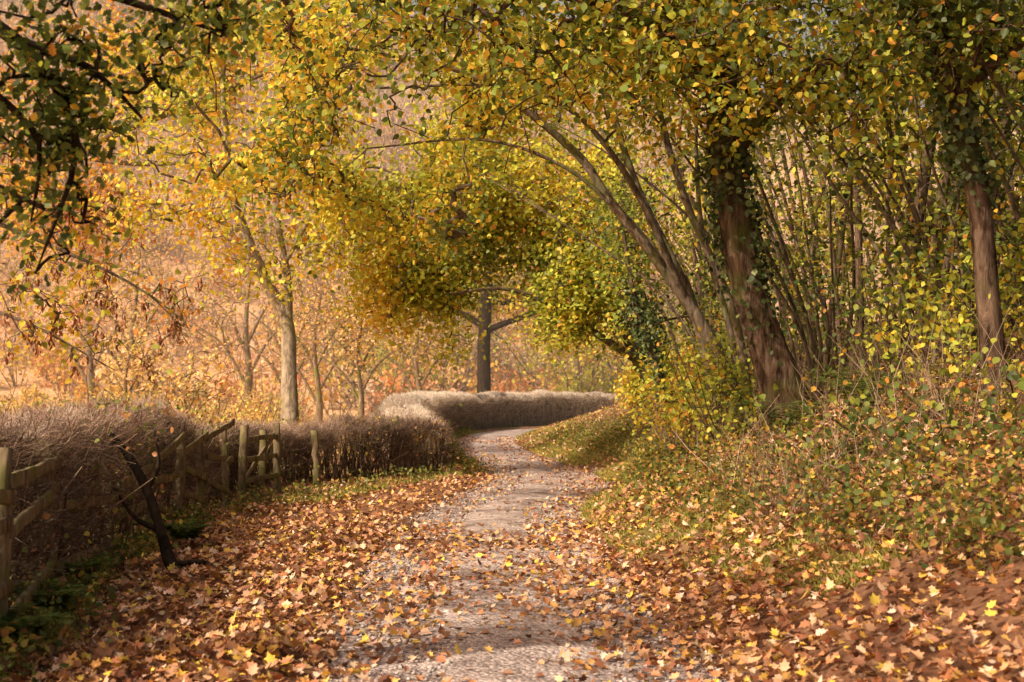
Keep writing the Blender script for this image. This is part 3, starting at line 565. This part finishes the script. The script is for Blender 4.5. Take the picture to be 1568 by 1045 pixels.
# ------------------------------------------------------------------ hedges
def hedge(name, pts, width, ntw, nstem, colt, cole, core=False, L=(.12, .35), r=(.002, .004), zlow=.15, clump=False, tk=.65):
    e = empty(name); q = catmull(pts, .2); seg = np.concatenate([[0], np.cumsum(np.linalg.norm(np.diff(q[:, :2], axis=0), axis=1))])
    def at(s): return np.stack([np.interp(s, seg, q[:, k]) for k in range(3)], 1)
    T = unit(np.gradient(q[:, :2], axis=0)); NN = np.stack([T[:, 1], -T[:, 0]], 1)
    g = Geo()
    s = R.uniform(0, seg[-1], ntw); c = at(s); nrm = np.stack([np.interp(s, seg, NN[:, 0]), np.interp(s, seg, NN[:, 1])], 1)
    a = R.uniform(0, math.pi, ntw); ca, sa = np.cos(a), np.sin(a)
    v = np.sign(ca)*np.abs(ca)**.55; zf = zlow+(.96-zlow)*np.abs(sa)**.55; v = v*R.uniform(.35 if clump else .75, 1.05, ntw)
    if clump: zf = zf*np.where(R.uniform(size=ntw) < .35, R.uniform(.5, 1, ntw), 1)
    xy = c[:, :2]+nrm*(v*width/2)[:, None]; gz = height(xy[:, 0], xy[:, 1]); bq = np.stack([xy[:, 0], xy[:, 1], 0*v], 1); bump = 1+.06*nz(bq, 1.3)+(.045*nz(bq, 4) if clump else 0)
    P = np.stack([xy[:, 0], xy[:, 1], gz+zf*c[:, 2]*bump-.1*(zf > .8)], 1)
    D = np.stack([nrm[:, 0]*v*.9, nrm[:, 1]*v*.9, .25+zf*.5], 1)+R.normal(size=(ntw, 3))*(.95 if clump else .55)
    col = palette(ntw, cole, [1]*len(cole), .3); top = (zf > .8)[:, None]; col = np.where(top, palette(ntw, colt, [1]*len(colt), .25), col)  # tops paler than sides, sunlight on them put into the colour
    if clump: col = col*(1+.38*nz(P, 2.2)+.2*nz(P, 6))[:, None]*np.interp(zf, [0, .6, .9], [.6, .8, 1.05])[:, None]; col = np.clip(col, .02, .8)  # twigs brighten upward, continuing the lit-top tone in colour; clumps vary
    LL = R.uniform(L[0], L[1], ntw)*np.where(zf > .8, tk, 1); rr_ = R.uniform(r[0], r[1], ntw)
    if clump:
        k = (nz(P, 1.9)+.5*nz(P, 4.5) > np.where(zf > .72, -1.5, -.1)); P, D, col, LL, rr_ = P[k], D[k], col[k], LL[k], rr_[k]
    twigs(g, P, D, LL, rr_, col, .6)
    if nstem:
        s = R.uniform(0, seg[-1], nstem); c = at(s); xy = c[:, :2]+R.normal(size=(nstem, 2))*width*.2; gz = height(xy[:, 0], xy[:, 1])
        P = np.stack([xy[:, 0], xy[:, 1], gz-.05], 1); D = R.normal(size=(nstem, 3))*.2+A([0, 0, 1.])
        twigs(g, P, D, c[:, 2]*R.uniform(.6, .92, nstem), R.uniform(.007, .028, nstem), palette(nstem, cole, [1]*len(cole))*.6, .3)
    g.obj('twigs', M_twig, e)
    if core:
        g = Geo(); sc = np.linspace(0, seg[-1], int(seg[-1]/.2)); c = at(sc); nr = np.stack([np.interp(sc, seg, NN[:, 0]), np.interp(sc, seg, NN[:, 1])], 1)
        th = np.linspace(0, math.pi, 15); rows = []; cc = []
        for a in th:
            va = math.copysign(abs(math.cos(a))**.5, math.cos(a)); za = abs(math.sin(a))**.5 if math.sin(a) > 1e-6 else 0
            pq = np.stack([c[:, 0], c[:, 1], 0*sc+za*2+va], 1); ww = 1+.10*nz(pq, 1.5)+.07*nz(pq, 4)
            xy = c[:, :2]+nr*(va*width/2*.88*ww)[:, None]; gz = height(xy[:, 0], xy[:, 1]); b = 1+.04*nz(pq, 1.2)+.03*nz(pq, 6)
            rows.append(np.stack([xy[:, 0], xy[:, 1], gz-.05+za*c[:, 2]*.93*b], 1))
            cc.append(np.tile(A(colt[1] if za > .93 else cole[0])*(.5+.5*za), (len(sc), 1)))  # core brightens upward, sunlit top put into the vertex colour
        Wv = np.stack(rows, 1); n = len(Wv); i = np.arange(n-1)[:, None]*15+np.arange(14)[None]
        Fq = np.stack([i, i+1, i+16, i+15], -1).reshape(-1, 4)
        caps = [np.arange(15)[None], (np.arange(15)+(n-1)*15)[::-1][None]]
        g.add(Wv.reshape(-1, 3), [Fq]+caps, np.stack(cc, 1).reshape(-1, 3)); g.obj('dense_core', M_core, e)
    return e, at, seg[-1]
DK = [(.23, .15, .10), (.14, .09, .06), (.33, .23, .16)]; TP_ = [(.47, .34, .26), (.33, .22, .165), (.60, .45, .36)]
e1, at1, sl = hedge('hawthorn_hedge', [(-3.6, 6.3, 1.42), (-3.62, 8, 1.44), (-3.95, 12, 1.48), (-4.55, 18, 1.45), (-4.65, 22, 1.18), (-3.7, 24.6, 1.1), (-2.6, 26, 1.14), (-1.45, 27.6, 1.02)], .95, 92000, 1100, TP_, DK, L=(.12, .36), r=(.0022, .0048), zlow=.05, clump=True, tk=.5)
g = Geo(); s = R.uniform(0, sl, 9000); c = at1(s); P = np.stack([c[:, 0]+R.normal(size=9000)*.36, c[:, 1]+R.normal(size=9000)*.3, c[:, 2]*R.uniform(.05, 1.02, 9000)], 1); P = P[nz(P, 1.6) > 0]; N = len(P)
leaves(g, P, R.uniform(.03, .07, N), palette(N, [(.5, .25, .1), (.35, .17, .09), (.6, .48, .09), (.2, .24, .05)], [3, 2.5, 2, 5]), HAZEL); g.obj('clinging_leaves', M_leaf, e1)
PL = [(.8, .68, .56), (.7, .57, .46), (.8, .74, .64)]; PE = [(.40, .29, .20), (.26, .18, .12), (.52, .40, .30)]  # PL is the sunlit top, PE the sides; light is in the colour
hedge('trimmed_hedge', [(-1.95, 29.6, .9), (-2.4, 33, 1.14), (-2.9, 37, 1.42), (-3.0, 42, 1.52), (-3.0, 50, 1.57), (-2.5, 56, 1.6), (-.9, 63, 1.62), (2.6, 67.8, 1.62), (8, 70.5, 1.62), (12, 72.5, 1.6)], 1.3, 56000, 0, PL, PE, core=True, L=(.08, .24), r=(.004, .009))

# ------------------------------------------------------------------ fence
def stick(g, p0, p1, w, h, jag=.006):
    """sawn timber with chamfered corners and slightly uneven faces"""
    p0, p1 = A(p0, float), A(p1, float); d = unit(p1-p0); up = A([0, 0, 1.]) if abs(d[2]) < .8 else A([0, 1., 0])
    a = unit(np.cross(d, up)); b = np.cross(a, d); c = .18
    prof = [(-1+c, -1), (1-c, -1), (1, -1+c), (1, 1-c), (1-c, 1), (-1+c, 1), (-1, 1-c), (-1, -1+c)]
    n = 9; V = []
    for t in np.linspace(0, 1, n):
        o = R.normal(size=3)*jag; k = 1+R.normal()*.05
        for u, v in prof: V.append(p0+(p1-p0)*t+o+a*u*w/2*k+b*v*h/2*k+R.normal(size=3)*.002)
    i = np.arange(n-1)[:, None]*8; j = np.arange(8)[None]; j2 = (j+1) % 8
    g.add(A(V), [np.stack([i+j, i+j2, i+8+j2, i+8+j], -1).reshape(-1, 4), np.arange(8)[::-1][None], (np.arange(8)+(n-1)*8)[None]])
fp = [(-2.94, 6.0), (-2.93, 8.15), (-3.38, 10.4), (-3.55, 12.6), (-3.72, 14.6), (-3.84, 16.4), (-3.92, 18.0), (-3.9, 19.6)]
e = empty('wooden_fence'); gp = Geo(); gr = Geo()
for k, (x, y) in enumerate(fp):
    z = float(height(x, y)); lx, ly = R.normal(size=2)*.05
    stick(gp, (x, y, z-.2), (x+lx, y+ly, z+1.17-(.08 if k > 4 else 0)+R.normal()*.03), .09, .09)
for ri, (a, b) in enumerate(zip(fp[:-1], fp[1:])):
    for h in (.38, .72, 1.04):
        if ri in (2, 3) and h > .9: continue
        za, zb = float(height(*a)), float(height(*b)); j = R.normal(size=2)*.08
        if b[1] > 15 and h < .8: j = j+A([.0, -.2])
        stick(gr, (a[0]+.065, a[1], za+h+j[0]), (b[0]+.065, b[1], zb+h+j[1]), .035, .08)
gp.obj('posts', M_wood, e); gr.obj('rails', M_wood, e)
# short gate run with upright pales
e = empty('wooden_gate'); gg = Geo()
for (x, y, h) in [(-3.95, 20.7, 1.1), (-3.8, 21.6, 1.0), (-3.62, 22.0, 1.1), (-3.2, 23.4, .9)]:
    z = float(height(x, y)); stick(gg, (x, y, z-.15), (x+R.normal()*.04, y, z+h), .1, .1)
for h in (.3, .6, .9): stick(gg, (-3.92, 20.75, h), (-3.62, 22.0, h+.02), .035, .08)
stick(gg, (-3.94, 20.78, .25), (-3.66, 21.9, .95), .03, .07)
gg.obj('timbers', M_wood, e)
# gnarled leaning stem in front of the fence
g = Geo(); q = catmull([(-2.72, 12.1, -.02, .05), (-2.93, 12.3, .12, .06), (-3.05, 12.4, .4, .045), (-3.2, 12.5, .75, .042), (-3.4, 12.6, 1.05, .035), (-3.6, 12.7, 1.25, .02)], .06)
tube(g, q[:, :3], q[:, 3], 9, rough=.1, cap=True)
for (a, b, c) in [((-3.05, 12.4, .4), (-3.3, 12.5, .5), (-3.55, 12.6, .8)), ((-3.2, 12.5, .75), (-3.1, 12.5, .95), (-3.12, 12.5, 1.15)), ((-2.93, 12.3, .12), (-2.6, 12.2, .14), (-2.45, 12.1, .02))]:
    q = catmull([(*a, .028), (*b, .02), (*c, .01)], .06); tube(g, q[:, :3], q[:, 3], 7)
g.obj('dead_branch', M_barkdark, smooth=True)

# ------------------------------------------------------------------ mist over the valley and hillside
m, nt, N_, L_ = newmat('mist'); vs = N_('ShaderNodeVolumeScatter'); vs.inputs['Density'].default_value = .0022; vs.inputs['Anisotropy'].default_value = .2
vs.inputs['Color'].default_value = (1, .91, .78, 1); o = N_('ShaderNodeOutputMaterial'); L_(vs.outputs[0], o.inputs['Volume'])
g = Geo(); bx = A([(x, y, z) for x in (-140, 120) for y in (47, 320) for z in (-6, 48)], float)
g.add(bx, [A([[0, 1, 3, 2], [4, 6, 7, 5], [0, 4, 5, 1], [2, 3, 7, 6], [0, 2, 6, 4], [1, 5, 7, 3]])]); g.obj('mist', m)

# ------------------------------------------------------------------ light, sky, camera
d = Vector((-.66, -.46, .66)).normalized()
el = math.asin(d.z); az = math.atan2(d.x, d.y)
w = bpy.data.worlds.new('World'); scene.world = w; w.use_nodes = True; nt = w.node_tree
bg = nt.nodes['Background']; sky = nt.nodes.new('ShaderNodeTexSky'); sky.sky_type = 'NISHITA'; sky.sun_disc = False
sky.sun_elevation = el; sky.sun_rotation = az; sky.dust_density = 8; sky.ozone_density = .6
mx = nt.nodes.new('ShaderNodeMixRGB'); mx.blend_type = 'MULTIPLY'; mx.inputs[0].default_value = 1; mx.inputs[2].default_value = (1.22, 1.02, .84, 1)
nt.links.new(sky.outputs[0], mx.inputs[1]); nt.links.new(mx.outputs[0], bg.inputs[0]); bg.inputs[1].default_value = .15
sl_ = bpy.data.lights.new('sun', 'SUN'); sl_.energy = 5; sl_.angle = math.radians(.6); sl_.color = (1, .88, .70)
so = bpy.data.objects.new('sun', sl_); so.rotation_euler = d.to_track_quat('Z', 'Y').to_euler(); scene.collection.objects.link(so)
cam = bpy.data.cameras.new('camera'); cam.lens = 50; cam.sensor_width = 36; cam.clip_end = 2000; cam.clip_start = .1
cam.dof.use_dof = True; cam.dof.focus_distance = 16; cam.dof.aperture_fstop = 3.5
co = bpy.data.objects.new('camera', cam); co.location = (0, 0, 1.6); co.rotation_euler = (math.radians(92.05), 0, 0)
scene.collection.objects.link(co); scene.camera = co
scene.view_settings.view_transform = 'Standard'; scene.view_settings.look = 'None'; scene.view_settings.exposure = 0
